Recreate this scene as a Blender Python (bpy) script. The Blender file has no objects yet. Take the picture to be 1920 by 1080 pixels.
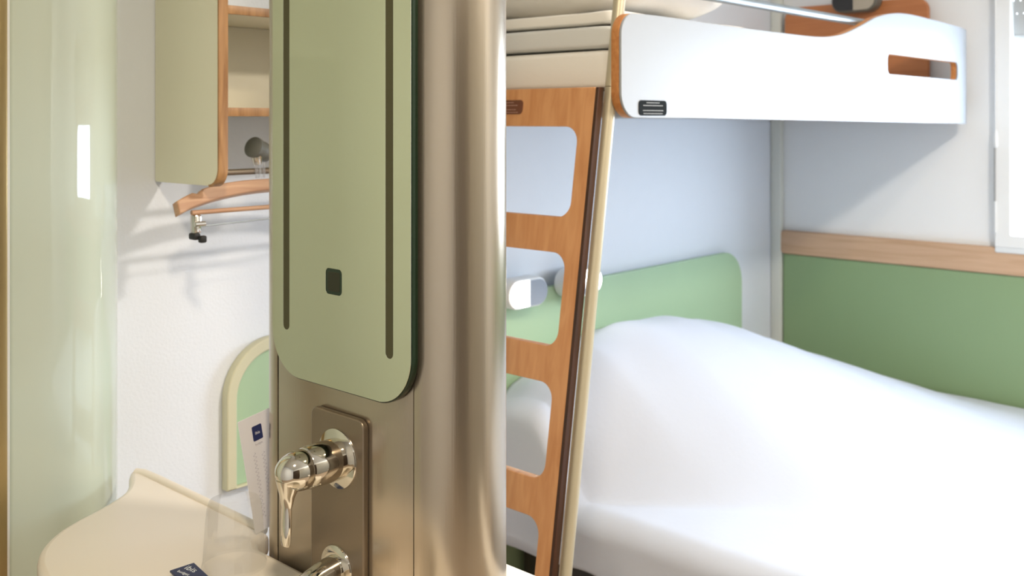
import bpy, bmesh, math, random
from mathutils import Vector, Matrix, noise
PI = math.pi
random.seed(4)
SC = bpy.context.scene
COL = SC.collection
EYE = 1.42                      # eye height; heights below are given from the floor as EYE + dz

# ------------------------------------------------------------------ camera
cam = bpy.data.cameras.new('camera')
cam.sensor_width = 36; cam.lens = 35.0; cam.shift_y = -315/1920
cam.clip_start = .02
cam.dof.use_dof = True; cam.dof.focus_distance = 1.25; cam.dof.aperture_fstop = 7.0
camo = bpy.data.objects.new('camera', cam); COL.objects.link(camo)
camo.location = (0, 0, EYE)
camo.rotation_euler = (PI/2, 0, math.atan2(.672, .741) - PI/2)
SC.camera = camo

# ------------------------------------------------------------------ sky and large lights
w = bpy.data.worlds.new('sky'); SC.world = w; w.use_nodes = True
w.node_tree.nodes['Background'].inputs[0].default_value = (.82, .91, 1, 1)
w.node_tree.nodes['Background'].inputs[1].default_value = 3.5
def area(name, loc, size, power, color, rot, sy=None):
    l = bpy.data.lights.new(name, 'AREA'); l.energy = power; l.color = color; l.size = size
    if sy: l.shape = 'RECTANGLE'; l.size_y = sy
    o = bpy.data.objects.new(name, l); COL.objects.link(o); o.location = loc; o.rotation_euler = rot
    return o
area('window_daylight', (3.60, .46, EYE-.04), 1.0, 34, (.66, .81, 1), (0, PI/2, 0), .98).rotation_euler = (0, PI/2, 0)
FILL_CABIN = 32
LAMP_WASH = 18
SC.view_settings.view_transform = 'Standard'; SC.view_settings.look = 'None'
SC.view_settings.gamma = 1; SC.view_settings.use_curve_mapping = False
SC.view_settings.exposure = 0.55

# ------------------------------------------------------------------ materials
def srgb(r, g, b):
    f = lambda c: (c/255)/12.92 if c <= 10 else ((c/255+.055)/1.055)**2.4
    return (f(r), f(g), f(b), 1)
def mat(name, c, rough=.5, metal=0, coat=0, bump=0, bscale=200, vary=0, vscale=8, spec=.5, sheen=0, stretch=None, sss=0):
    m = bpy.data.materials.new(name); m.use_nodes = True
    nt = m.node_tree; b = nt.nodes['Principled BSDF']
    b.inputs['Base Color'].default_value = c; b.inputs['Roughness'].default_value = rough
    b.inputs['Metallic'].default_value = metal; b.inputs['Coat Weight'].default_value = coat
    b.inputs['Coat Roughness'].default_value = .03
    b.inputs['Specular IOR Level'].default_value = spec; b.inputs['Sheen Weight'].default_value = sheen
    tc = nt.nodes.new('ShaderNodeTexCoord'); mp = nt.nodes.new('ShaderNodeMapping')
    nt.links.new(tc.outputs['Object'], mp.inputs[0])
    if stretch: mp.inputs['Scale'].default_value = stretch
    if vary:
        n = nt.nodes.new('ShaderNodeTexNoise'); n.inputs['Scale'].default_value = vscale; n.inputs['Detail'].default_value = 6
        r = nt.nodes.new('ShaderNodeMapRange'); r.inputs[3].default_value = 1-vary; r.inputs[4].default_value = 1+vary
        mx = nt.nodes.new('ShaderNodeMix'); mx.data_type = 'RGBA'; mx.blend_type = 'MULTIPLY'; mx.inputs[0].default_value = 1
        mx.inputs[6].default_value = c
        nt.links.new(mp.outputs[0], n.inputs['Vector']); nt.links.new(n.outputs[0], r.inputs[0])
        nt.links.new(r.outputs[0], mx.inputs[7]); nt.links.new(mx.outputs[2], b.inputs['Base Color'])
    if bump:
        n = nt.nodes.new('ShaderNodeTexNoise'); n.inputs['Scale'].default_value = bscale; n.inputs['Detail'].default_value = 3
        bp = nt.nodes.new('ShaderNodeBump'); bp.inputs['Strength'].default_value = bump; bp.inputs['Distance'].default_value = .002
        nt.links.new(mp.outputs[0], n.inputs['Vector']); nt.links.new(n.outputs[0], bp.inputs['Height']); nt.links.new(bp.outputs[0], b.inputs['Normal'])
    return m
def wood(name, c1, c2, scale=(1, 1, .08), rough=.42, f=55):
    m = mat(name, c1, rough); nt = m.node_tree; b = nt.nodes['Principled BSDF']
    tc = nt.nodes['Texture Coordinate']; mp = nt.nodes['Mapping']; mp.inputs['Scale'].default_value = scale
    n = nt.nodes.new('ShaderNodeTexNoise'); n.inputs['Scale'].default_value = f; n.inputs['Detail'].default_value = 7; n.inputs['Distortion'].default_value = .6
    cr = nt.nodes.new('ShaderNodeValToRGB'); cr.color_ramp.elements[0].position = .33; cr.color_ramp.elements[1].position = .66
    cr.color_ramp.elements[0].color = c2; cr.color_ramp.elements[1].color = c1
    nt.links.new(mp.outputs[0], n.inputs['Vector']); nt.links.new(n.outputs[0], cr.inputs[0]); nt.links.new(cr.outputs[0], b.inputs['Base Color'])
    return m
def clear(name, tint=(1, 1, 1, 1), milk=0.0, gloss=.1, rough=.03):
    m = bpy.data.materials.new(name); m.use_nodes = True; nt = m.node_tree
    for n in list(nt.nodes): nt.nodes.remove(n)
    out = nt.nodes.new('ShaderNodeOutputMaterial'); t = nt.nodes.new('ShaderNodeBsdfTransparent'); t.inputs[0].default_value = tint
    g = nt.nodes.new('ShaderNodeBsdfGlossy'); g.inputs['Roughness'].default_value = rough
    fr = nt.nodes.new('ShaderNodeFresnel'); fr.inputs[0].default_value = 1.45
    mu = nt.nodes.new('ShaderNodeMath'); mu.operation = 'MULTIPLY_ADD'; mu.inputs[1].default_value = .2; mu.inputs[2].default_value = gloss*.2
    d = nt.nodes.new('ShaderNodeBsdfTranslucent'); d.inputs[0].default_value = (.95, .95, .95, 1)
    m1 = nt.nodes.new('ShaderNodeMixShader'); m1.inputs[0].default_value = milk
    m2 = nt.nodes.new('ShaderNodeMixShader')
    nt.links.new(fr.outputs[0], mu.inputs[0]); nt.links.new(mu.outputs[0], m2.inputs[0])
    nt.links.new(t.outputs[0], m1.inputs[1]); nt.links.new(d.outputs[0], m1.inputs[2])
    nt.links.new(m1.outputs[0], m2.inputs[1]); nt.links.new(g.outputs[0], m2.inputs[2]); nt.links.new(m2.outputs[0], out.inputs[0])
    return m
def glow(name, c, s):
    m = mat(name, c, .4); b = m.node_tree.nodes['Principled BSDF']
    b.inputs['Emission Color'].default_value = c; b.inputs['Emission Strength'].default_value = s
    return m
M = dict(
    wall=mat('wall_plaster', srgb(226, 231, 239), .75, bump=.25, bscale=160, vary=.012, vscale=20),
    wallb=mat('wall_paint', srgb(240, 242, 243), .8, bump=.1, bscale=150),
    ceil=mat('ceiling_paint', srgb(235, 233, 228), .9, bump=.1),
    floor=wood('floor_vinyl', srgb(186, 168, 148), srgb(164, 146, 126), (1, .1, 1), .45, 30),
    trimc=mat('cream_trim', srgb(220, 222, 214), .5, bump=.05),
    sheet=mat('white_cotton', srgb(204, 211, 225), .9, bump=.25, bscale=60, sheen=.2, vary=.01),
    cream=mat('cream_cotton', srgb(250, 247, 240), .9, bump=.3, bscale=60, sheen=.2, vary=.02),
    greyc=mat('grey_cotton', srgb(226, 227, 224), .9, bump=.3, bscale=70, sheen=.2, vary=.02),
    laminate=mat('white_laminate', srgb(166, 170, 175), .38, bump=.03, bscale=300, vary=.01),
    orange=wood('beech_ladder', srgb(224, 164, 112), srgb(208, 144, 92)),
    orangeh=wood('beech_headboard', srgb(196, 128, 80), srgb(182, 114, 68), (1, .08, 1)),
    edge=wood('ply_edge', srgb(206, 142, 82), srgb(186, 118, 62), (.1, 1, 1), .5, 90),
    dark=wood('shaded_edge', srgb(74, 40, 16), srgb(52, 28, 10)),  # shade of the ladder edge, put into the wood colour
    rail=wood('oak_rail', srgb(208, 174, 144), srgb(192, 156, 124), (1, .06, 1), .5, 60),
    cabw=wood('cabinet_edge', srgb(176, 132, 84), srgb(138, 96, 54), (1, 1, .12), .45, 70),
    hang=wood('hanger_wood', srgb(196, 156, 122), srgb(172, 128, 96), (.12, 1, 1), .4, 70),
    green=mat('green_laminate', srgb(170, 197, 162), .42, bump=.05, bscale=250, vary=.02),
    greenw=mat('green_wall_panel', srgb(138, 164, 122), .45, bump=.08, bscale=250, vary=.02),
    border=mat('cream_border', srgb(206, 202, 172), .5, bump=.05),
    cab=mat('cabinet_laminate', srgb(226, 224, 200), .5, bump=.04, vary=.01),
    cabi=mat('cabinet_back', srgb(222, 216, 196), .6, bump=.04),
    pod=mat('pale_green_glass', srgb(203, 213, 198), .6, coat=1, spec=.2, bump=0, vary=.015, vscale=3),
    brass=mat('champagne_profile', srgb(186, 164, 116), .32, metal=.75, bump=.03, vary=.05, stretch=(1, 1, .05)),
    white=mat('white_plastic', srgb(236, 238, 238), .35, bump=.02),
    column=mat('champagne_brushed', srgb(178, 166, 148), .24, metal=.85, vary=.03, vscale=120, stretch=(1, 1, .03), bump=.04, bscale=400),
    plate=mat('satin_nickel', srgb(134, 120, 102), .32, metal=.7, bump=.05, bscale=400, vary=.02),
    seam=mat('dark_seam', srgb(48, 38, 26), .7, bump=.02),
    chrome=mat('chrome', srgb(214, 208, 196), .07, metal=1, vary=.01),
    steel=mat('brushed_rail', srgb(160, 168, 172), .45, metal=.8, vary=.02),
    mirror=mat('tinted_mirror', srgb(204, 205, 184), .035, metal=1, vary=.004, vscale=2),
    medge=mat('green_glass_edge', srgb(28, 46, 30), .3, spec=.3, coat=.1, vary=.1),
    strip=mat('frosted_strip', srgb(76, 74, 52), .5, spec=.2, vary=.02),
    button=mat('touch_square', srgb(50, 52, 38), .6, spec=.25, vary=.03),
    basin=mat('cream_resin', srgb(228, 219, 205), .32, coat=.15, bump=.03, bscale=300, vary=.012, vscale=6),
    basw=mat('white_resin', srgb(238, 236, 232), .35, bump=.03),
    pole=mat('champagne_tube', srgb(198, 188, 162), .38, metal=.35, vary=.03, stretch=(1, 1, .1)),
    black=mat('black_plate', srgb(30, 33, 34), .8, spec=.1, vary=.05), brown=mat('brown_plate', srgb(118, 72, 52), .4, vary=.05),
    greytxt=mat('grey_print', srgb(150, 152, 150), .6, vary=.02), pinktxt=mat('faded_print', srgb(176, 136, 118), .6, vary=.02),
    rubber=mat('black_rubber', srgb(24, 22, 20), .6, bump=.1), grey=mat('grey_plastic', srgb(104, 104, 96), .45, bump=.1, vary=.05),
    lampg=mat('grey_lamp_face', srgb(150, 158, 172), .35, vary=.03), lampd=mat('dark_lamp_face', srgb(40, 38, 38), .35, vary=.05),
    lampoff=mat('unlit_diffuser', srgb(178, 168, 150), .3, vary=.02),
    lit=glow('lit_diffuser', (1, .98, .92, 1), 9), ceillit=glow('ceiling_diffuser', (1, .88, .68, 1), 2.0),
    blue=mat('blue_foil', srgb(42, 50, 84), .3, vary=.08, bump=.1), ink=mat('navy_ink', srgb(44, 54, 106), .6, vary=.03),
    paper=mat('white_card', srgb(244, 244, 252), .7, bump=.05), script=mat('pale_ink', srgb(186, 184, 200), .7, vary=.02),
    ltxt=mat('white_print', srgb(215, 220, 225), .5, vary=.02),
    blind=mat('grey_blind', srgb(176, 177, 175), .6, bump=.05), cordg=mat('grey_rod', srgb(150, 152, 152), .4, vary=.02),
    door=wood('dark_added_panel', srgb(58, 42, 30), srgb(44, 31, 22)), base=wood('dark_bed_base', srgb(52, 42, 30), srgb(38, 30, 22)),
    added_panel2=wood('grey_added_panel', srgb(150, 150, 144), srgb(140, 139, 132)),
    cup=clear('thin_clear_plastic', (1, 1, 1, 1), .05, .3, .10), clearp=clear('clear_acrylic', (.95, .95, .96, 1), .25, .5, .06),
    pane=clear('window_glass', (1, 1, 1, 1), 0, .1, 0),
)

# ------------------------------------------------------------------ helpers
def Z(dz): return EYE + dz
def prop(o, label=None, cat=None, group=None, kind=None):
    if label: o['label'] = label
    if cat: o['category'] = cat
    if group: o['group'] = group
    if kind: o['kind'] = kind
    return o
def thing(name, label, cat, loc, group=None):
    o = bpy.data.objects.new(name, None); COL.objects.link(o); o.location = loc; o.empty_display_size = .05
    return prop(o, label, cat, group)
def link(name, me, m, parent=None, smooth=True, angle=.6):
    me.materials.clear(); me.materials.append(m)
    if smooth:
        me.shade_smooth()
        try: me.set_sharp_from_angle(angle=angle)
        except Exception: pass
    o = bpy.data.objects.new(name, me); COL.objects.link(o)
    if parent is not None:
        o.parent = parent
        if parent.parent is None: o.matrix_parent_inverse = Matrix.Translation(-parent.location)
    return o
def bm_mesh(bm, name):
    bmesh.ops.recalc_face_normals(bm, faces=bm.faces)
    me = bpy.data.meshes.new(name); bm.to_mesh(me); bm.free(); return me
def box(name, lo, hi, m, parent=None, bev=.003, seg=2):
    bm = bmesh.new(); bmesh.ops.create_cube(bm, size=1)
    for v in bm.verts: v.co = Vector([lo[i] + (v.co[i]+.5)*(hi[i]-lo[i]) for i in range(3)])
    if bev: bmesh.ops.bevel(bm, geom=bm.edges, offset=bev, segments=seg, affect='EDGES', profile=.5)
    return link(name, bm_mesh(bm, name), m, parent)
def rr(x0, x1, y0, y1, r, n=8):
    """rounded rectangle loop; r = radius or (x0y0, x1y0, x1y1, x0y1)"""
    if not isinstance(r, (tuple, list)): r = (r,)*4
    pts = []
    for (cx, cy, a0), q in zip(((x0, y0, PI), (x1, y0, 1.5*PI), (x1, y1, 0), (x0, y1, .5*PI)), r):
        q = max(q, 1e-4); ox = cx + q*(1 if cx == x0 else -1); oy = cy + q*(1 if cy == y0 else -1)
        for k in range(n+1):
            a = a0 + k/n*PI/2; pts.append((ox+q*math.cos(a), oy+q*math.sin(a)))
    return pts
def plate_mesh(name, loops, thick, bev=0):
    """2D outline with holes, centred on local z=0, bevelled"""
    cu = bpy.data.curves.new(name, 'CURVE'); cu.dimensions = '2D'; cu.fill_mode = 'BOTH'
    cu.extrude = thick/2 - bev; cu.bevel_depth = bev; cu.bevel_resolution = 2; cu.offset = -bev
    for lp in loops:
        s = cu.splines.new('POLY'); s.points.add(len(lp)-1)
        for p, q in zip(s.points, lp): p.co = (q[0], q[1], 0, 1)
        s.use_cyclic_u = True
    o = bpy.data.objects.new(name, cu); COL.objects.link(o)
    dg = bpy.context.evaluated_depsgraph_get(); me = bpy.data.meshes.new_from_object(o.evaluated_get(dg))
    bpy.data.objects.remove(o); bpy.data.curves.remove(cu); me.name = name
    return me
# frames: local (a, b, c) -> world; XZ faces -Y, YZ faces -X
def fXZ(Y): return Matrix(((1, 0, 0, 0), (0, 0, -1, Y), (0, 1, 0, EYE), (0, 0, 0, 1)))
def fYZ(X): return Matrix(((0, 0, 1, X), (1, 0, 0, 0), (0, 1, 0, EYE), (0, 0, 0, 1)))
def fXY(z): return Matrix(((1, 0, 0, 0), (0, 1, 0, 0), (0, 0, 1, z), (0, 0, 0, 1)))
def plate(name, loops, thick, fr, m, parent=None, bev=.001, fn=None, angle=.6):
    me = plate_mesh(name, loops, thick, bev); me.transform(fr)
    if fn:
        for v in me.vertices: v.co = fn(v.co)
    return link(name, me, m, parent, True, angle)
def tube(name, pts, r, m, parent=None, n=14, radii=None, cyclic=False, caps=True):
    pts = [Vector(p) for p in pts]; bm = bmesh.new(); rings = []
    up = None
    for i, p in enumerate(pts):
        a = pts[max(i-1, 0)]; b = pts[min(i+1, len(pts)-1)]; t = (b-a).normalized()
        if up is None: up = t.orthogonal().normalized()
        up = (up - t*up.dot(t)).normalized(); s = t.cross(up)
        q = radii[i] if radii else r
        rings.append([bm.verts.new(p + (up*math.cos(k*2*PI/n) + s*math.sin(k*2*PI/n))*q) for k in range(n)])
    for A, B in zip(rings, rings[1:]):
        for k in range(n): bm.faces.new((A[k], A[(k+1) % n], B[(k+1) % n], B[k]))
    if caps: bm.faces.new(rings[0]); bm.faces.new(rings[-1])
    return link(name, bm_mesh(bm, name), m, parent)
def lathe(name, prof, fr, m, parent=None, n=32, caps=True, ripple=None):
    """prof: (radius, height) along local z"""
    bm = bmesh.new(); rings = []
    for r, h in prof:
        rings.append([bm.verts.new(fr @ Vector((r*(1+(ripple(k, n) if ripple else 0))*math.cos(k*2*PI/n), r*(1+(ripple(k, n) if ripple else 0))*math.sin(k*2*PI/n), h))) for k in range(n)])
    for A, B in zip(rings, rings[1:]):
        for k in range(n): bm.faces.new((A[k], A[(k+1) % n], B[(k+1) % n], B[k]))
    if caps:
        bm.faces.new(rings[0]); bm.faces.new(rings[-1])
    return link(name, bm_mesh(bm, name), m, parent)
def grid(name, f, nu, nv, m, parent=None, thick=0):
    bm = bmesh.new(); V = [[bm.verts.new(f(i/nu, j/nv)) for j in range(nv+1)] for i in range(nu+1)]
    for i in range(nu):
        for j in range(nv): bm.faces.new((V[i][j], V[i+1][j], V[i+1][j+1], V[i][j+1]))
    me = bpy.data.meshes.new(name); bm.to_mesh(me); bm.free()
    o = link(name, me, m, parent, True, 3)
    if thick:
        s = o.modifiers.new('t', 'SOLIDIFY'); s.thickness = thick; s.offset = -1
    return o
def soft(name, lo, hi, m, parent=None, e=.35, amp=.006, f=9, seed=0, sag=None, n=40):
    """soft cushion-like slab: superellipsoid with cloth noise"""
    c = [(lo[i]+hi[i])/2 for i in range(3)]; h = [(hi[i]-lo[i])/2 for i in range(3)]
    sg = lambda v, p: math.copysign(abs(v)**p, v)
    bm = bmesh.new(); R = []
    for i in range(n+1):
        a = -PI/2 + PI*i/n; row = []
        for j in range(2*n):
            b = 2*PI*j/(2*n)
            p = Vector((c[0]+h[0]*sg(math.cos(a), e*.7)*sg(math.cos(b), e*.5), c[1]+h[1]*sg(math.cos(a), e*.7)*sg(math.sin(b), e*.5), c[2]+h[2]*sg(math.sin(a), e*1.6)))
            k = noise.noise(Vector((p.x*f+seed, p.y*f, p.z*f*2)))*amp
            p += Vector((k*.6, k*.5, k*1.2))
            if sag: p.z += sag(p.x, p.y)
            row.append(bm.verts.new(p))
        R.append(row)
    for A, B in zip(R, R[1:]):
        for k in range(2*n): bm.faces.new((A[k], A[(k+1) % (2*n)], B[(k+1) % (2*n)], B[k]))
    bmesh.ops.remove_doubles(bm, verts=bm.verts, dist=1e-5)
    return link(name, bm_mesh(bm, name), m, parent, True, 3)
def text_mesh(name, s, size, fr, m, parent=None, thick=.0003):
    cu = bpy.data.curves.new(name, 'FONT'); cu.body = s; cu.size = size; cu.extrude = thick/2; cu.align_x = 'CENTER'; cu.align_y = 'CENTER'
    o = bpy.data.objects.new(name, cu); COL.objects.link(o)
    dg = bpy.context.evaluated_depsgraph_get(); me = bpy.data.meshes.new_from_object(o.evaluated_get(dg))
    bpy.data.objects.remove(o); me.transform(fr)
    return link(name, me, m, parent, False)

# ------------------------------------------------------------------ the room
XL, XR, YB, YA, ZC = -1.0, 3.46, -1.15, 1.80, 2.5
prop(box('floor', (XL-.1, YB-.1, -.06), (XR+.1, YA+.1, 0), M['floor'], bev=0), kind='structure')
prop(box('ceiling', (XL-.1, YB-.1, ZC), (XR+.1, YA+.1, ZC+.06), M['ceil'], bev=0), kind='structure')
prop(box('wall_back', (XL-.1, YA, 0), (XR+.1, YA+.1, ZC), M['wall'], bev=0), kind='structure')
prop(box('wall_left', (XL-.1, YB, 0), (XL, YA, ZC), M['wall'], bev=0), kind='structure')
prop(box('wall_front', (XL-.1, YB-.1, 0), (XR+.1, YB, ZC), M['wallb'], bev=0), kind='structure')
WY0, WY1, WZ0, WZ1 = -.06, 1.000, -.400, .72
wr = plate('wall_right', [rr(YB, YA, -EYE, ZC-EYE, 0, 1), rr(WY0, WY1, WZ0, WZ1, 0, 1)], .14, fYZ(XR+.07), M['wallb'], bev=0)
prop(wr, kind='structure')
d = plate('door_1', [rr(-.98, .45, -EYE+.005, .62, .002, 2)], .03, fXZ(YB+.018), M['door'], bev=.002); prop(d, kind='structure')  # added unseen panel, gives the column's rounded end its dark reflected band
plate('added_panel_handle', [rr(-.90, -.78, -.40, -.375, .01)], .03, fXZ(YB+.055), M['chrome'], d)
d = plate('door_2', [rr(.50, 1.95, -EYE+.005, .62, .002, 2)], .03, fXZ(YB+.018), M['added_panel2'], bev=.002); prop(d, kind='structure')  # added unseen panel, tones down the bright wall reflected in the column
plate('added_panel_handle', [rr(.56, .68, -.40, -.375, .01)], .03, fXZ(YB+.055), M['chrome'], d)
# window: casing, sill, sash, pane
wn = plate('window_1', [rr(WY0-.03, 1.0057, WZ0-.01, WZ1+.03, .003, 2), rr(WY0+.02, .9574, -.3694, WZ1-.02, .003, 2)], .035, fYZ(XR-.015), M['white'], bev=.003)
prop(wn, kind='structure')
plate('window_frame', [rr(WY0+.002, WY1-.002, WZ0+.002, WZ1-.002, .002, 2), rr(WY0+.012, .990, WZ0+.012, WZ1-.05, .004, 2)], .05, fYZ(XR+.09), M['white'], wn, bev=.003)
box('pane', (XR+.088, WY0+.010, Z(WZ0+.010)), (XR+.092, .992, Z(WZ1-.045)), M['pane'], wn, bev=0)
sill = box('window_sill', (XR-.03, WY0-.03, Z(-.4275)), (XR-.0005, 1.0057, Z(-.397)), M['white'], wn, bev=.004)
# trims
t1 = box('trim_1', (3.432, 1.756, 0), (3.4595, 1.7995, ZC), M['trimc'], bev=.006); prop(t1, kind='structure')
bb = box('baseboard_front', (XL+.01, YB, 0), (-.97, YB+.012, .06), M['trimc']); prop(bb, kind='structure')

# daylight side: roller blind, cord
bl = thing('roller_blind', 'light grey perforated blind pulled partly down over the bright window', 'blind', (XR+.03, .45, Z(.26)))
plate('blind_fabric', [rr(WY0+.01, .990, .266, .70, .001, 1)] + [[(y+.0024*math.cos(a*PI/4), z+.0024*math.sin(a*PI/4)) for a in range(8)]
      for r_ in range(8) for y in [(.976-.0105*(r_ % 2)) - .021*k for k in range(47)] for z in [.345+.042*r_]], .003, fYZ(XR+.03), M['blind'], bl, bev=0)
box('bottom_bar', (XR+.022, WY0+.01, Z(.258)), (XR+.038, .990, Z(.276)), M['blind'], bl, bev=.003)
cd = thing('blind_cord', 'thin white pull cord with a grey rod hanging down beside the window frame', 'cord', (3.425, 1.001, Z(.2)))
tube('cord', [(3.424, 1.0015, Z(.71)), (3.424, 1.0012, Z(.3)), (3.424, 1.0005, Z(-.035))], .0022, M['white'], cd, 8)
lathe('connector', [(.002, -.03), (.006, -.022), (.007, 0), (.004, .022), (.002, .03)], Matrix.Translation((3.424, 1.0, Z(-.06))), M['white'], cd, 12)
tube('rod', [(3.424, 1.0035, Z(-.09)), (3.424, 1.0035, Z(-.262))], .0026, M['cordg'], cd, 8)
tube('weight', [(3.424, 1.001, Z(-.262)), (3.424, 1.001, Z(-.362))], .0035, M['white'], cd, 8)

# oak rail and green panel along the window wall
rl = plate('wall_rail', [rr(-1.0, 1.765, -.4995, -.4115, (.01, .022, .022, .01))], .024, fYZ(XR-.013), M['rail'], bev=.006)
prop(rl, 'pale oak wooden rail running along the window wall above the green panel', 'rail')
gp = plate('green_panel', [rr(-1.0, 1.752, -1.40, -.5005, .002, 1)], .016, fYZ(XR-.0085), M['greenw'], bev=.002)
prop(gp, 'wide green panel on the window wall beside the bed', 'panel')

# ------------------------------------------------------------------ ceiling lamps (out of frame; the cabin one is added fill)
def ceiling_lamp(x, y, r, power, label, col=(1, .90, .78)):
    t = thing('ceiling_lamp', label, 'lamp', (x, y, ZC))
    fr = Matrix.Translation((x, y, ZC-.05))
    lathe('rim', [(r*.96, .049), (r, .045), (r, .01), (r*.97, .004), (r*.93, .006), (r*.93, .049)], fr, M['white'], t, 40, False)
    lathe('diffuser', [(r*.92, .02), (r*.85, .012), (r*.5, .004), (.002, .001)], fr, M['ceillit'], t, 40)
    l = bpy.data.lights.new('bulb', 'AREA'); l.shape = 'DISK'; l.size = r*1.7; l.energy = power; l.color = col
    o = bpy.data.objects.new('bulb', l); COL.objects.link(o); o.location = (x, y, ZC-.056)
    o.parent = t; o.matrix_parent_inverse = Matrix.Translation(-t.location)
ceiling_lamp(1.7, -.30, .17, FILL_CABIN, 'unseen round warm ceiling lamp added as fill over the middle of the cabin')  # unseen lamp, added to fill the cabin with light
ceiling_lamp(.2, .15, .11, LAMP_WASH, 'small round warm ceiling lamp in front of the washbasin', (1, .84, .62))

# ------------------------------------------------------------------ shower pod in the left corner
pod = thing('shower_cubicle', 'tall pale green glossy shower cubicle with a rounded corner at the left wall', 'shower', (.2, 1.7, 0))
C = Vector((.65, 1.775)); R = .20
def podprof(u):      # from the flat front, round the corner, to the wall
    L1 = .045; L2 = R*PI/2; L3 = .022
    s = u*(L1+L2+L3)
    if s < L1: return (.605+s, C.y-R)
    s -= L1
    if s < L2: a = -PI/2 + s/R; return (C.x+R*math.cos(a), C.y+R*math.sin(a))
    return (C.x+R, C.y+s-L2)
grid('curved_pane', lambda u, v: Vector((*podprof(u), .06+v*2.2)), 60, 4, M['pod'], pod, .006)
box('door_pane', (-.35, 1.576, .06), (.535, 1.584, 2.26), M['pod'], pod, bev=.001)
for x0, x1, dy in ((.534, .556, 0), (.557, .574, .008), (.575, .598, 0)):
    box('post', (x0, 1.562+dy, .0), (x1, 1.60, 2.3), M['brass'], pod, bev=.003)
box('seal', (.5985, 1.568, .03), (.603, 1.58, 2.27), M['white'], pod, bev=.001)
plate('tray', [[(-.35, 1.56)] + [(.65, 1.56)] + [(.65+.215*math.cos(a), 1.775+.215*math.sin(a)) for a in [-PI/2+k*PI/24 for k in range(1, 13)]] + [(.865, 1.795), (-.35, 1.795)]], .055, fXY(.03), M['basw'], pod, bev=.006)
plate('top_rail', [[(-.35, 1.56)] + [(.65, 1.56)] + [(.65+.215*math.cos(a), 1.775+.215*math.sin(a)) for a in [-PI/2+k*PI/24 for k in range(1, 13)]] + [(.865, 1.795), (-.35, 1.795)]], .04, fXY(2.29), M['brass'], pod, bev=.006)

# ------------------------------------------------------------------ wall cabinet, hanger, hook
cb = thing('wall_cabinet', 'open wall cabinet with cream sides and brown wood edges, above the hanger', 'cabinet', (1.17, 1.68, Z(-.1)))
YF = 1.572
plate('side_panel', [rr(YF+.004, 1.798, -.1185, .72, (.032, .004, .004, .004))], .0165, fYZ(.9588+.0085), M['cab'], cb, bev=.0004)
plate('side_panel', [rr(YF+.004, 1.798, -.1185, .72, (.032, .004, .004, .004))], .0165, fYZ(1.38), M['cab'], cb, bev=.0004)
def edging(x):       # the wooden lipping follows the rounded front corner
    pts = [(YF, .72)]; r = .034
    out = [(YF, .72)] + [(YF+r-r*math.cos(a), -.1205+r-r*math.sin(a)) for a in [k*PI/16 for k in range(9)]]
    inn = [(YF+.0045+.03-.03*math.cos(a), -.116+.03-.03*math.sin(a)) for a in [k*PI/16 for k in range(8, -1, -1)]] + [(YF+.0045, .72)]
    plate('edging', [out+inn], .0188, fYZ(x), M['cabw'], cb, bev=.0004)
edging(.9588+.0096); edging(1.38)
for z in (.0145, .198, .45, .69):
    s = box('shelf', (.9765, YF+.006, Z(z-.0075)), (1.371, 1.797, Z(z+.0075)), M['cabi'], cb, bev=.0005)
    box('shelf_edge', (.9775, YF, Z(z-.0078)), (1.3705, YF+.0058, Z(z+.0078)), M['cabw'], s, bev=.0008)
rod = tube('hanging_rod', [(.9762, 1.66, Z(-.099)), (1.3715, 1.66, Z(-.099))], .006, M['plate'], cb, 14)
cbk = box('back_panel', (.9765, 1.788, Z(.022)), (1.371, 1.797, Z(.19)), M['cabi'], cb, bev=.0005)

hg = thing('clothes_hanger', 'curved wooden clothes hanger with trouser bar and clips under the cabinet', 'hanger', (1.135, 1.65, Z(-.14)))
top = []; bot = []
for k in range(41):
    t = k/40*2-1; x = 1.135+t*.222
    zt = -.1155 - .034*abs(t)**3.2 ; zb = -.1385 - .034*abs(t)**2.2 - (.002 if abs(t) > .9 else 0)
    if abs(abs(t)-.80) < .03: zt -= .006
    top.append((x, zt)); bot.append((x, zb))
me = plate_mesh('arms', [top + bot[::-1]], .020, .003)
me.transform(Matrix.Translation((0, 1.65, EYE-.13)) @ Matrix.Rotation(math.radians(-24), 4, 'X') @ Matrix.Translation((0, 0, .13)) @ Matrix(((1, 0, 0, 0), (0, 0, -1, 0), (0, 1, 0, 0), (0, 0, 0, 1))))
link('arms', me, M['hang'], hg)
tube('trouser_bar', [(.945, 1.64, Z(-.168)), (1.325, 1.64, Z(-.168))], .0045, M['hang'], hg, 12)
tube('clip_wire', [(.957, 1.64, Z(-.194)), (1.313, 1.64, Z(-.186))], .0014, M['steel'], hg, 8)
tube('hook', [(1.135, 1.645, Z(-.118))] + [(1.135+.0*k, 1.645+.016*math.sin(k*PI/8), Z(-.1+.0095*(1-math.cos(k*PI/8)))) for k in range(9)][:1] + [(1.135, 1.643, Z(-.095)), (1.135, 1.648, Z(-.083)), (1.135, 1.66, Z(-.079)), (1.135, 1.672, Z(-.086)), (1.135, 1.675, Z(-.098))], .002, M['chrome'], hg, 8)
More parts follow.
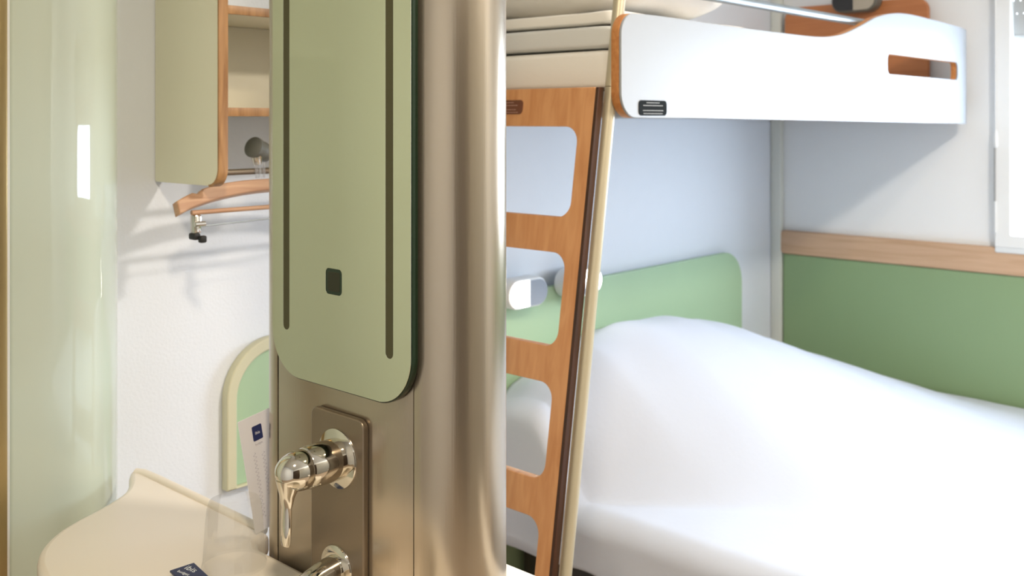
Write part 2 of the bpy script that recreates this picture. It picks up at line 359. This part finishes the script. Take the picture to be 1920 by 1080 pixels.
for x in (.952, 1.318):
    c = box('clip', (x-.006, 1.632, Z(-.206)), (x+.009, 1.648, Z(-.172)), M['chrome'], hg, bev=.003)
    lathe('clip_spring', [(.0, -.011), (.0045, -.01), (.0045, .01), (0, .011)], Matrix.Translation((x+.003, 1.628, Z(-.188))) @ Matrix.Rotation(PI/2, 4, 'Y'), M['chrome'], c, 12, False)
    box('clip_jaw', (x-.008, 1.628, Z(-.217)), (x+.005, 1.650, Z(-.205)), M['rubber'], c, bev=.003)
    box('clip_jaw', (x-.001, 1.618, Z(-.222)), (x+.012, 1.630, Z(-.209)), M['rubber'], c, bev=.003)

hk = thing('rail_hook', 'grey round fitting with clear prongs on the hanging rod of the cabinet', 'hook', (1.096, 1.66, Z(-.1)))
lathe('knob', [(0, -.036), (.013, -.035), (.0185, -.028), (.0195, -.015), (.0185, 0), (.0205, .004), (.0205, .012), (.015, .016), (0, .017)], Matrix.Translation((1.097, 1.662, Z(-.056))) @ Matrix.Rotation(math.radians(-70), 4, 'Y') @ Matrix.Rotation(.3, 4, 'X'), M['grey'], hk, 28, False)
tube('collar', [(1.095, 1.66, Z(-.064)), (1.096, 1.66, Z(-.078)), (1.097, 1.66, Z(-.086))], .008, M['chrome'], hk, 14, radii=[.012, .010, .008])
for dx in (-.008, 0, .008):
    tube('prong', [(1.097+dx, 1.652, Z(-.082)), (1.097+dx, 1.650, Z(-.112))], .0028, M['clearp'], hk, 10)

# ------------------------------------------------------------------ green arched panel with cream border
ar = thing('arched_panel', 'green rounded panel with a cream border on the wall behind the basin', 'panel', (1.45, 1.79, Z(-.75)))
plate('border', [rr(1.1035, 1.80, -.752, -.455, (.002, .002, .115, .115), 12), rr(1.1265, 1.777, -.748, -.480, (.001, .001, .093, .093), 12)], .022, fXZ(1.788), M['border'], ar, bev=.003)
plate('panel_face', [rr(1.1255, 1.778, -.7475, -.479, (.001, .001, .093, .093), 12)], .010, fXZ(1.792), M['green'], ar, bev=.0005)

# ------------------------------------------------------------------ the washroom column
cl = thing('partition_column', 'tall champagne metallic column with rounded ends between washbasin and beds', 'column', (.8655, 1.02, 0))
Y0, Y1, r = .884, 1.161, .0655
def nose(name, cy, sgn):
    pts = [(.8655+r*math.cos(a), cy+sgn*(.0012+r*math.sin(a))) for a in [k*PI/32 for k in range(33)]]
    return plate(name, [pts], ZC-.012, fXY(ZC/2), M['column'], cl, bev=.0006, angle=.5)
nose('rounded_end', Y0, -1); nose('rounded_end', Y1, 1)
box('flat_panel', (.8003, Y0+.0008, .006), (.9307, Y1-.0008, ZC-.006), M['column'], cl, bev=.0008)
box('core', (.8025, Y0-.004, .004), (.9285, Y1+.004, ZC-.004), M['seam'], cl, bev=0)

mr = thing('wall_mirror', 'tall rounded green tinted mirror with two vertical light strips on the column', 'mirror', (.79, 1.013, Z(-.34)))
GY0, GY1, GB, GT, XM = .8722, 1.155, -.3435, .62, .7862
ol = rr(GY0, GY1, GB, GT, .062, 14)
def strip_loop(y, zb): return rr(y-.0068, y+.0068, zb, .5, .0066, 8)
sq = rr(1.003, 1.036, -.2225, -.1895, .006, 6)
plate('mirror_glass', [rr(GY0+.0014, GY1-.0014, GB+.0018, GT-.0006, .0605, 14), strip_loop(.9118, -.2865), strip_loop(1.1218, -.281), sq], .0012, fYZ(XM+.0006), M['mirror'], mr, bev=.0002)
plate('glass_edge', [ol], .0095, fYZ(XM+.0062), M['medge'], mr, bev=.0012)
plate('backing', [rr(GY0+.012, GY1-.012, GB+.012, GT-.012, .05, 10)], .0022, fYZ(XM+.0122), M['seam'], mr, bev=.0005)
for y, zb in ((.9118, -.2865), (1.1218, -.281)):
    plate('light_strip', [rr(y-.0066, y+.0066, zb+.0002, .4998, .0065, 8)], .0010, fYZ(XM+.0008), M['strip'], mr, bev=.0001)
bt = plate('touch_button', [rr(1.0032, 1.0358, -.2223, -.1897, .006, 6)], .0012, fYZ(XM+.0007), M['medge'], mr, bev=.0003)
plate('button_face', [rr(1.0072, 1.0318, -.2183, -.1937, .003, 4)], .0014, fYZ(XM+.0001), M['button'], bt, bev=.0006)

# ------------------------------------------------------------------ taps
tp = thing('wall_tap', 'chrome wall tap with a lever over a spout, on a satin plate below the mirror', 'tap', (.795, 1.02, Z(-.5)))
plate('wall_plate', [rr(.9665, 1.0745, -.72, -.3745, .012, 8)], .0085, fYZ(.7955), M['plate'], tp, bev=.0022)
mx = lambda y, z: Matrix.Translation((.7915, y, Z(z))) @ Matrix.Rotation(-PI/2, 4, 'Y')      # local z points to -X
lathe('escutcheon', [(.0385, -.001), (.0385, .0008), (.0375, .0026), (.030, .0042), (.027, .0045)], mx(1.018, -.4315), M['chrome'], tp, 48)
lathe('valve_body', [(.0262, .003), (.0262, .018), (.0256, .050), (.0240, .0525)], mx(1.018, -.4315), M['chrome'], tp, 48)
hd = lathe('lever_head', [(.0242, .0530), (.0246, .0545), (.0244, .062), (.0232, .070), (.0205, .0775), (.0160, .084), (.0090, .0885), (.0001, .0900)], mx(1.018, -.4315), M['chrome'], tp, 48)
lv = tube('lever', [(.7175, 1.018, Z(-.440)), (.7150, 1.018, Z(-.458)), (.7135, 1.018, Z(-.472)), (.7125, 1.018, Z(-.492)), (.7115, 1.018, Z(-.512)), (.7110, 1.018, Z(-.5185))], .01, M['chrome'], tp, 20,
          radii=[.0165, .0105, .0088, .0092, .0090, .0065])
for v in lv.data.vertices:      # flatten the lever into a blade
    k = min(1, max(0, (Z(-.452)-v.co.z)/.02)); cx = .7140; v.co.x = cx+(v.co.x-cx)*(1-.48*k)
lathe('escutcheon', [(.031, -.001), (.031, .0008), (.030, .0026), (.024, .0042), (.0215, .0045)], mx(1.0195, -.5735), M['chrome'], tp, 48)
pts = []
for k in range(15):
    a = k/14; pts.append((.791-.125*a, 1.0195, Z(-.5735 - .008*a - .040*a*a)))
tube('spout', pts, .0175, M['chrome'], tp, 28, radii=[.0195, .0195]+[.0188-.0035*k/12 for k in range(13)])

# ------------------------------------------------------------------ washbasin
bs = thing('washbasin', 'moulded cream washbasin top with a rounded corner, fixed to the column', 'basin', (.72, 1.1, Z(-.72)))
ctl = [(.835, 1.612), (.826, 1.632), (.812, 1.612), (.795, 1.576), (.768, 1.540), (.711, 1.508), (.660, 1.487), (.623, 1.464), (.594, 1.434), (.573, 1.400), (.557, 1.355), (.545, 1.28), (.54, 1.15), (.53, 1.0), (.53, .9), (.55, .81), (.62, .76), (.72, .75), (.785, .76), (.797, .80)]
def smooth(pts, it=2):
    for _ in range(it):
        q = [pts[0]]
        for a, b in zip(pts, pts[1:]):
            q += [(.75*a[0]+.25*b[0], .75*a[1]+.25*b[1]), (.25*a[0]+.75*b[0], .25*a[1]+.75*b[1])]
        pts = q + [pts[-1]]
    return pts
oc = smooth(ctl, 2)
outline = oc + [(.797, .86), (.797, 1.05), (.797, 1.20), (.808, 1.222), (.835, 1.235)]
bowl = [(.655+.085*math.cos(a), .965+.125*math.sin(a)) for a in [k*2*PI/40 for k in range(40)]]
plate('basin_top', [outline, bowl], .036, fXY(Z(-.618)), M['basin'], bs, bev=.010)
plate('skirt', [[((x-.70)*.86+.702, (y-1.15)*.92+1.15) for x, y in outline], [(.655+(x-.655)*1.06, .965+(y-.965)*1.06) for x, y in bowl]], .09, fXY(Z(-.682)), M['basin'], bs, bev=.012)
def bowlf(u, v):
    a = 2*PI*u; s = math.cos(v*PI/2)
    return Vector((.655+.088*s*math.cos(a), .965+.128*s*math.sin(a), Z(-.606-.105*math.sin(v*PI/2))))
grid('bowl', bowlf, 40, 12, M['basin'], bs, .004)
tube('back_lip', [(.836, 1.250, Z(-.602)), (.836, 1.34, Z(-.602)), (.836, 1.46, Z(-.602)), (.836, 1.56, Z(-.602)), (.834, 1.602, Z(-.602)), (.829, 1.618, Z(-.603))], .0078, M['basin'], bs, 16)

ws = plate('side_shelf', [rr(.9345, .9935, .45, 1.20, (.012, .025, .012, .004))], .022, fXY(Z(-.6105)), M['basw'], bev=.004)
prop(ws, 'narrow white shelf edge at the foot of the column on the bed side', 'shelf')

# cup, sachet, leaflet
cp = thing('plastic_cup', 'clear ribbed plastic cup standing upside down on the cream basin', 'cup', (.742, 1.178, Z(-.5998)))
rip = lambda k, n: .004*math.cos(k*PI/2)
lathe('cup_wall', [(.0425, 0), (.0425, .004), (.041, .006), (.0395, .03), (.0375, .062), (.0355, .080), (.033, .088), (.026, .0905), (.001, .0908)], Matrix.Translation(cp.location), M['cup'], cp, 96, False, ripple=rip)

sa = thing('toiletry_sachet', 'small dark blue foil sachet with white letters lying on the basin', 'sachet', (.69, 1.2, Z(-.5998)))
SY = Matrix.Translation((.6795, 1.180, Z(-.594))) @ Matrix.Rotation(math.radians(-4), 4, 'Z') @ Matrix.Rotation(math.radians(6), 4, 'X')
sf = plate_mesh('foil', [rr(-.017, .017, -.027, .027, .001, 2)], .0035, .0012); sf.transform(SY); foil = link('foil', sf, M['blue'], sa)
text_mesh('letters', 'ibis', .014, SY @ Matrix.Translation((.006, .013, .0020)) @ Matrix.Rotation(math.radians(-70), 4, 'Z'), M['ltxt'], foil)
text_mesh('letters', 'budget', .007, SY @ Matrix.Translation((-.006, .010, .0020)) @ Matrix.Rotation(math.radians(-70), 4, 'Z'), M['ltxt'], foil)

lf = thing('leaflet', 'white card leaflet with a navy square logo, leaning behind the plastic cup', 'leaflet', (.85, 1.245, Z(-.6)))
LF = Matrix.Translation((.8165, 1.2405, Z(-.5985))) @ Matrix.Rotation(math.radians(-10), 4, 'Y') @ Matrix(((1, 0, 0, 0), (0, 0, -1, 0), (0, 1, 0, 0), (0, 0, 0, 1)))
def onleaf(name, loops, th, off, m, par):
    me = plate_mesh(name, loops, th, 0); me.transform(LF @ Matrix.Translation((0, 0, off))); return link(name, me, m, par, False)
lc = onleaf('card', [rr(0, .10, 0, .171, .001, 2)], .0008, 0, M['paper'], lf)
lg = onleaf('logo', [rr(.020, .036, .133, .155, .0015, 2)], .0003, .0006, M['ink'], lc)
text_mesh('logo_letters', 'ibis', .0062, LF @ Matrix.Translation((.028, .144, .0009)), M['paper'], lg, .0001)
text_mesh('print', 'budget', .0045, LF @ Matrix.Translation((.028, .1275, .0005)), M['script'], lc, .0001)
for j, (xo, y0, y1) in enumerate(((.018, .117, .018), (.032, .113, .014))):
    lp = []; n = 90
    for k in range(n+1):
        y = y0+(y1-y0)*k/n; a = .0028*math.sin(k*1.15)*(.5+.5*abs(math.sin(k*.19+j)))
        lp.append((xo+a, y))
    onleaf('handwriting', [lp + [(x+.0006, y) for x, y in lp[::-1]]], .0002, .0005, M['script'], lc)

# ------------------------------------------------------------------ double bed
bd = thing('double_bed', 'low double bed base with a green rounded headboard under the bunk', 'bed', (2.66, .75, 0))
box('bed_base', (1.96, -.20, .02), (3.43, 1.74, Z(-1.10)), M['base'], bd, bev=.01)
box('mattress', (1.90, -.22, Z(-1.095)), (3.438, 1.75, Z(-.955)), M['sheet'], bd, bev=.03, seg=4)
plate('headboard', [rr(1.88, 3.1635, -1.38, -.4605, (.01, .01, .115, .05), 14)], .020, fXZ(1.777), M['green'], bd, bev=.003)
for x in (2.1, 2.95): box('bracket', (x-.03, 1.787, Z(-.75)), (x+.03, 1.7995, Z(-.65)), M['rubber'], bd, bev=.001)

AX = [(1.85, .17), (1.95, .25), (2.1, .32), (2.3, .350), (2.5, .335), (2.7, .295), (2.86, .240), (3.07, .168), (3.27, .095), (3.40, .035), (3.47, .018)]
def amp(x):
    for (a, p), (b, q) in zip(AX, AX[1:]):
        if x <= b: t = max(0, (x-a)/(b-a)); t = t*t*(3-2*t)*.4+t*.6; return p+(q-p)*t
    return AX[-1][1]
def sst(t): t = min(1, max(0, t)); return t*t*(3-2*t)
def duvet(u, v):
    y = 1.762 - v*2.06
    if u < .16:       # side drape
        t = u/.16; hem = -1.075; x = 1.872-.004*math.sin(t*PI); edge = 1
    s = max(0, (u-.16)/.84); x = 1.905 + s*(3.425-1.905)
    a = amp(x); y0 = .60+.88*min(1, max(0, (2.75-x)/.85))**1.6; y1 = 1.62
    g = sst((y-y0)/(y1-y0)); g *= 1-.10*sst((y-1.66)/.1)
    z = -.932 + a*g + .006*noise.noise(Vector((x*3.1, y*2.6, 0))) + .0025*noise.noise(Vector((x*9, y*7, 3)))
    z -= .004*sst((x-3.2)/.2)
    if u >= .16: return Vector((x, y, Z(z)))
    t = u/.16         # 0 at hem, 1 at the top edge
    ztop = z; hem = -1.072+.006*math.sin(y*9)+.004*math.sin(y*23)
    if t > .55:
        q = (t-.55)/.45*PI/2; r_ = .045
        return Vector((1.905-r_*math.cos(q), y, Z(ztop - r_ + r_*math.sin(q))))
    k = t/.55
    wv = .008*math.sin(y*14)*(1-k) + .004*math.sin(y*31+1)*(1-k)
    return Vector((1.860+wv, y, Z(hem+(ztop-.045-hem)*k)))
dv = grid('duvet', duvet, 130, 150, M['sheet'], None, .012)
prop(dv, 'large plain white duvet spread over the double bed and its pillows', 'duvet')

# ------------------------------------------------------------------ reading lamps
def stadium(c, w_, h_, z): return rr(c-w_/2, c+w_/2, z-h_/2, z+h_/2, h_/2*.999, 14)
def half(c, w_, h_, z, side):
    r_ = h_/2; pts = []
    if side < 0:
        pts = [(c, z-r_)] ; pts = [(c, z+r_)] + [(c-w_/2+r_-r_*math.sin(a), z+r_*math.cos(a)) for a in [k*PI/18 for k in range(19)]] + [(c, z-r_)]
    else:
        pts = [(c, z-r_)] + [(c+w_/2-r_+r_*math.sin(a), z-r_*math.cos(a)) for a in [k*PI/18 for k in range(19)]] + [(c, z+r_)]
    return pts
def reading_lamp(label, frf, c, z, litside, mats, w_=.156, h_=.078, depth=.05, hm='white'):
    p = frf(-depth) @ Vector((c, z, 0))
    t = thing('reading_lamp', label, 'lamp', p, 'oval reading lamps')
    plate('housing', [stadium(c, w_, h_, z)], depth, frf(-depth/2), M[hm], t, bev=.006)
    w2, h2 = w_-.012, h_-.012
    plate('diffuser', [half(c, w2, h2, z, litside)], .004, frf(-depth-.0022), mats[0], t, bev=.001)
    plate('control_face', [half(c, w2, h2, z, -litside)], .004, frf(-depth-.0022), mats[1], t, bev=.001)
    return t
hb = lambda dd: fXZ(1.7665+dd)
reading_lamp('oval reading lamp with its left half lit, seen through the ladder', hb, 1.958, -.453, -1, (M['lit'], M['lampg']))
reading_lamp('oval reading lamp on the headboard mostly hidden behind the ladder pole', hb, 2.196, -.453, 1, (M['lit'], M['lampg']))
# the bunk's own lamp sits on the orange headboard
ob = lambda dd: fYZ(3.418+dd)
reading_lamp('unlit oval reading lamp, dark and grey, on the orange bunk headboard', ob, 1.447, .416, -1, (M['lampoff'], M['lampd']), .162, .08, .055, 'grey')

# ------------------------------------------------------------------ bunk bed
bk = thing('bunk_bed', 'upper bunk with a white curved side panel, wooden edge and orange headboard', 'bunk bed', (2.45, 1.4, EYE))
topc = [(1.5323, .1994), (1.64, .2012), (1.9, .2000), (2.1483, .2011), (2.3152, .204), (2.4363, .217), (2.5546, .2469), (2.6633, .2791), (2.7788, .2984), (2.8897, .3052), (3.0334, .3043), (3.2025, .3011), (3.34, .2975)]
def cr(P, n=6):
    out = []
    for i in range(len(P)-1):
        a, b, c, d_ = P[max(i-1, 0)], P[i], P[i+1], P[min(i+2, len(P)-1)]
        for k in range(n):
            t = k/n; out.append(tuple(.5*(2*b[j]+(c[j]-a[j])*t+(2*a[j]-5*b[j]+4*c[j]-d_[j])*t*t+(3*b[j]-a[j]-3*c[j]+d_[j])*t**3) for j in (0, 1)))
    return out+[P[-1]]
XE = 3.428
prof = [(1.490+.046-.046*math.cos(a), .052-.048*math.sin(a)) for a in [k*PI/20 for k in range(11)]]       # lower left corner
prof += [(1.75+.1*k, .0035-.0022*k*.42) for k in range(16)] + [(XE-.042, -.0125)]
prof += [(XE-.042+.042*math.sin(a), .0155-.028*math.cos(a)) for a in [k*PI/16 for k in range(9)]]
prof += [(XE, .255), (XE-.006, .273), (XE-.018, .286), (XE-.038, .2935)]
prof += cr(topc)[::-1]
prof += [(1.490+.042-.042*math.sin(a), .1574+.042*math.cos(a)) for a in [k*PI/20 for k in range(1, 11)]]
slot = rr(2.737, 3.31, .1272, .184, .018, 6)
def bend(v):          # the far end of the panel turns in towards the wall
    s = v.x-(XE-.045)
    if s > 0:
        q = v.y-1.13; a = s/.05; rad = .05 - (v.y-1.08)
        return Vector((XE-.045+.0+ rad*math.sin(a), 1.08+.05-rad*math.cos(a), v.z))
    return v
def resub(me, x0, n):
    bm = bmesh.new(); bm.from_mesh(me)
    for k in range(n):
        x = x0+.045*k/(n-1)
        bmesh.ops.bisect_plane(bm, geom=bm.verts[:]+bm.edges[:]+bm.faces[:], plane_co=(x, 0, 0), plane_no=(1, 0, 0))
    bm.to_mesh(me); bm.free()
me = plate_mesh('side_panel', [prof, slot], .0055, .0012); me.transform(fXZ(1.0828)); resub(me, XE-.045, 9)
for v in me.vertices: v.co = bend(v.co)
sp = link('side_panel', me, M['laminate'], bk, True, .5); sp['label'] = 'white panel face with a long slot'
inner = [(x+(.0 if x > 1.6 else -.001), z) for x, z in prof]
me = plate_mesh('panel_core', [inner, slot], .017, .001); me.transform(fXZ(1.0943)); resub(me, XE-.045, 9)
for v in me.vertices: v.co = bend(v.co)
link('panel_core', me, M['edge'], bk, True, .5)['label'] = 'orange plywood backing of the side panel'
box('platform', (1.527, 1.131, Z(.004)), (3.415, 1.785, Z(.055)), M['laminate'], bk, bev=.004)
plate('bunk_headboard', [rr(1.2124, 1.735, .058, .4155, (.01, .01, .045, .045), 10)], .020, fYZ(3.43), M['orangeh'], bk, bev=.003)
tube('guard_rail', [(1.553, 1.115, Z(.262)), (1.60, 1.112, Z(.263)), (2.60, 1.112, Z(.264)), (2.74, 1.110, Z(.2645)), (2.78, 1.108, Z(.264))], .0105, M['steel'], bk, 16)
# warning plate
def notice(par, c, z0, z1, w_, fr1, fr2, m, mt, rows, name='notice_plate'):
    n_ = plate(name, [rr(c-w_/2, c+w_/2, z0, z1, .008, 6)], .0012, fr1, m, par, bev=.0003)
    rnd = random.Random(3)
    loops = []
    for (zz, hw) in rows:
        x = c-hw
        while x < c+hw:
            l_ = rnd.uniform(.002, .006); loops.append(rr(x, min(x+l_, c+hw), zz-.0009, zz+.0009, .0003, 1)); x += l_+.0009
    plate('print', loops, .0003, fr2, mt, n_, bev=0)
H_ = .0374-.0085
notice(bk, 1.5912, .0085, .0374, .094, fXZ(1.0794), fXZ(1.0786), M['black'], M['greytxt'], [(.0328, .022), (.0275, .033), (.0180, .034), (.0122, .032)])
# bunk mattress and the folded bedding on it
mt = thing('bunk_mattress', 'thin mattress in a cream fitted sheet on the upper bunk', 'mattress', (2.45, 1.44, Z(.056)))
soft('sheet_cover', (1.527, 1.131, Z(.056)), (3.405, 1.782, Z(.137)), M['cream'], mt, .13, .004, 7, 5)
g1 = soft('folded_blanket', (1.533, 1.132, Z(.1395)), (2.02, 1.778, Z(.1835)), M['greyc'], None, .16, .003, 6, 2)
prop(g1, 'folded grey white blanket at the ladder end of the bunk mattress, bottom of the pile', 'blanket')
g2 = soft('folded_sheet', (1.540, 1.132, Z(.1875)), (2.06, 1.775, Z(.213)), M['cream'], None, .17, .0035, 11, 8)
prop(g2, 'thin folded cream sheet lying between grey blanket and puffy duvet', 'sheet')
g3 = soft('folded_duvet', (1.545, 1.130, Z(.220)), (2.02, 1.772, Z(.36)), M['cream'], None, .55, .012, 8, 4)
prop(g3, 'puffy folded cream duvet, topmost of the pile on the bunk', 'duvet')

# ladder: leaning board with rounded openings, parallel to its pole
ld = thing('bunk_ladder', 'leaning orange wooden ladder board with rounded openings and beige pole', 'ladder', (1.25, 1.3, 0))
SL = .157
def lean(x0): return Matrix(((0, SL, 1, x0), (1, 0, 0, 0), (0, 1, 0, EYE), (0, 0, 0, 1)))
LB = -1.385
holes = [rr(1.159, 1.485, zt-.169, zt, .030, 8) for zt in (-.0125, -.2465, -.4795, -.7140)] + [rr(1.159, 1.485, -1.12, -.95, .030, 8)]
plate('ladder_board', [rr(1.1265, 1.52, LB, .0612, .006, 4)] + holes, .017, lean(1.4725), M['orange'], ld, bev=.0012)
plate('edge_shade', [rr(1.1195, 1.1262, LB, .0612, .001, 2)], .017, lean(1.4725), M['dark'], ld, bev=.0004)['label'] = 'edge strip with its shade painted dark'  # the board's shaded edge, painted as a dark brown strip
def pp(z, dx=0): return (1.4985+SL*z+dx, 1.1165, Z(z))
tube('pole', [pp(-1.40), pp(.0605)], .0118, M['pole'], ld, 20)
tube('pole', [pp(.0618), pp(.12), pp(.62)], .0118, M['pole'], ld, 20)
notice(ld, 1.349, .0115, .0395, .094, lean(1.4632), lean(1.4624), M['brown'], M['pinktxt'], [(.0345, .022), (.029, .033), (.0205, .030), (.0150, .036)])
box('foot_plate', (1.235, 1.105, .0), (1.285, 1.525, .035), M['rubber'], ld, bev=.004)
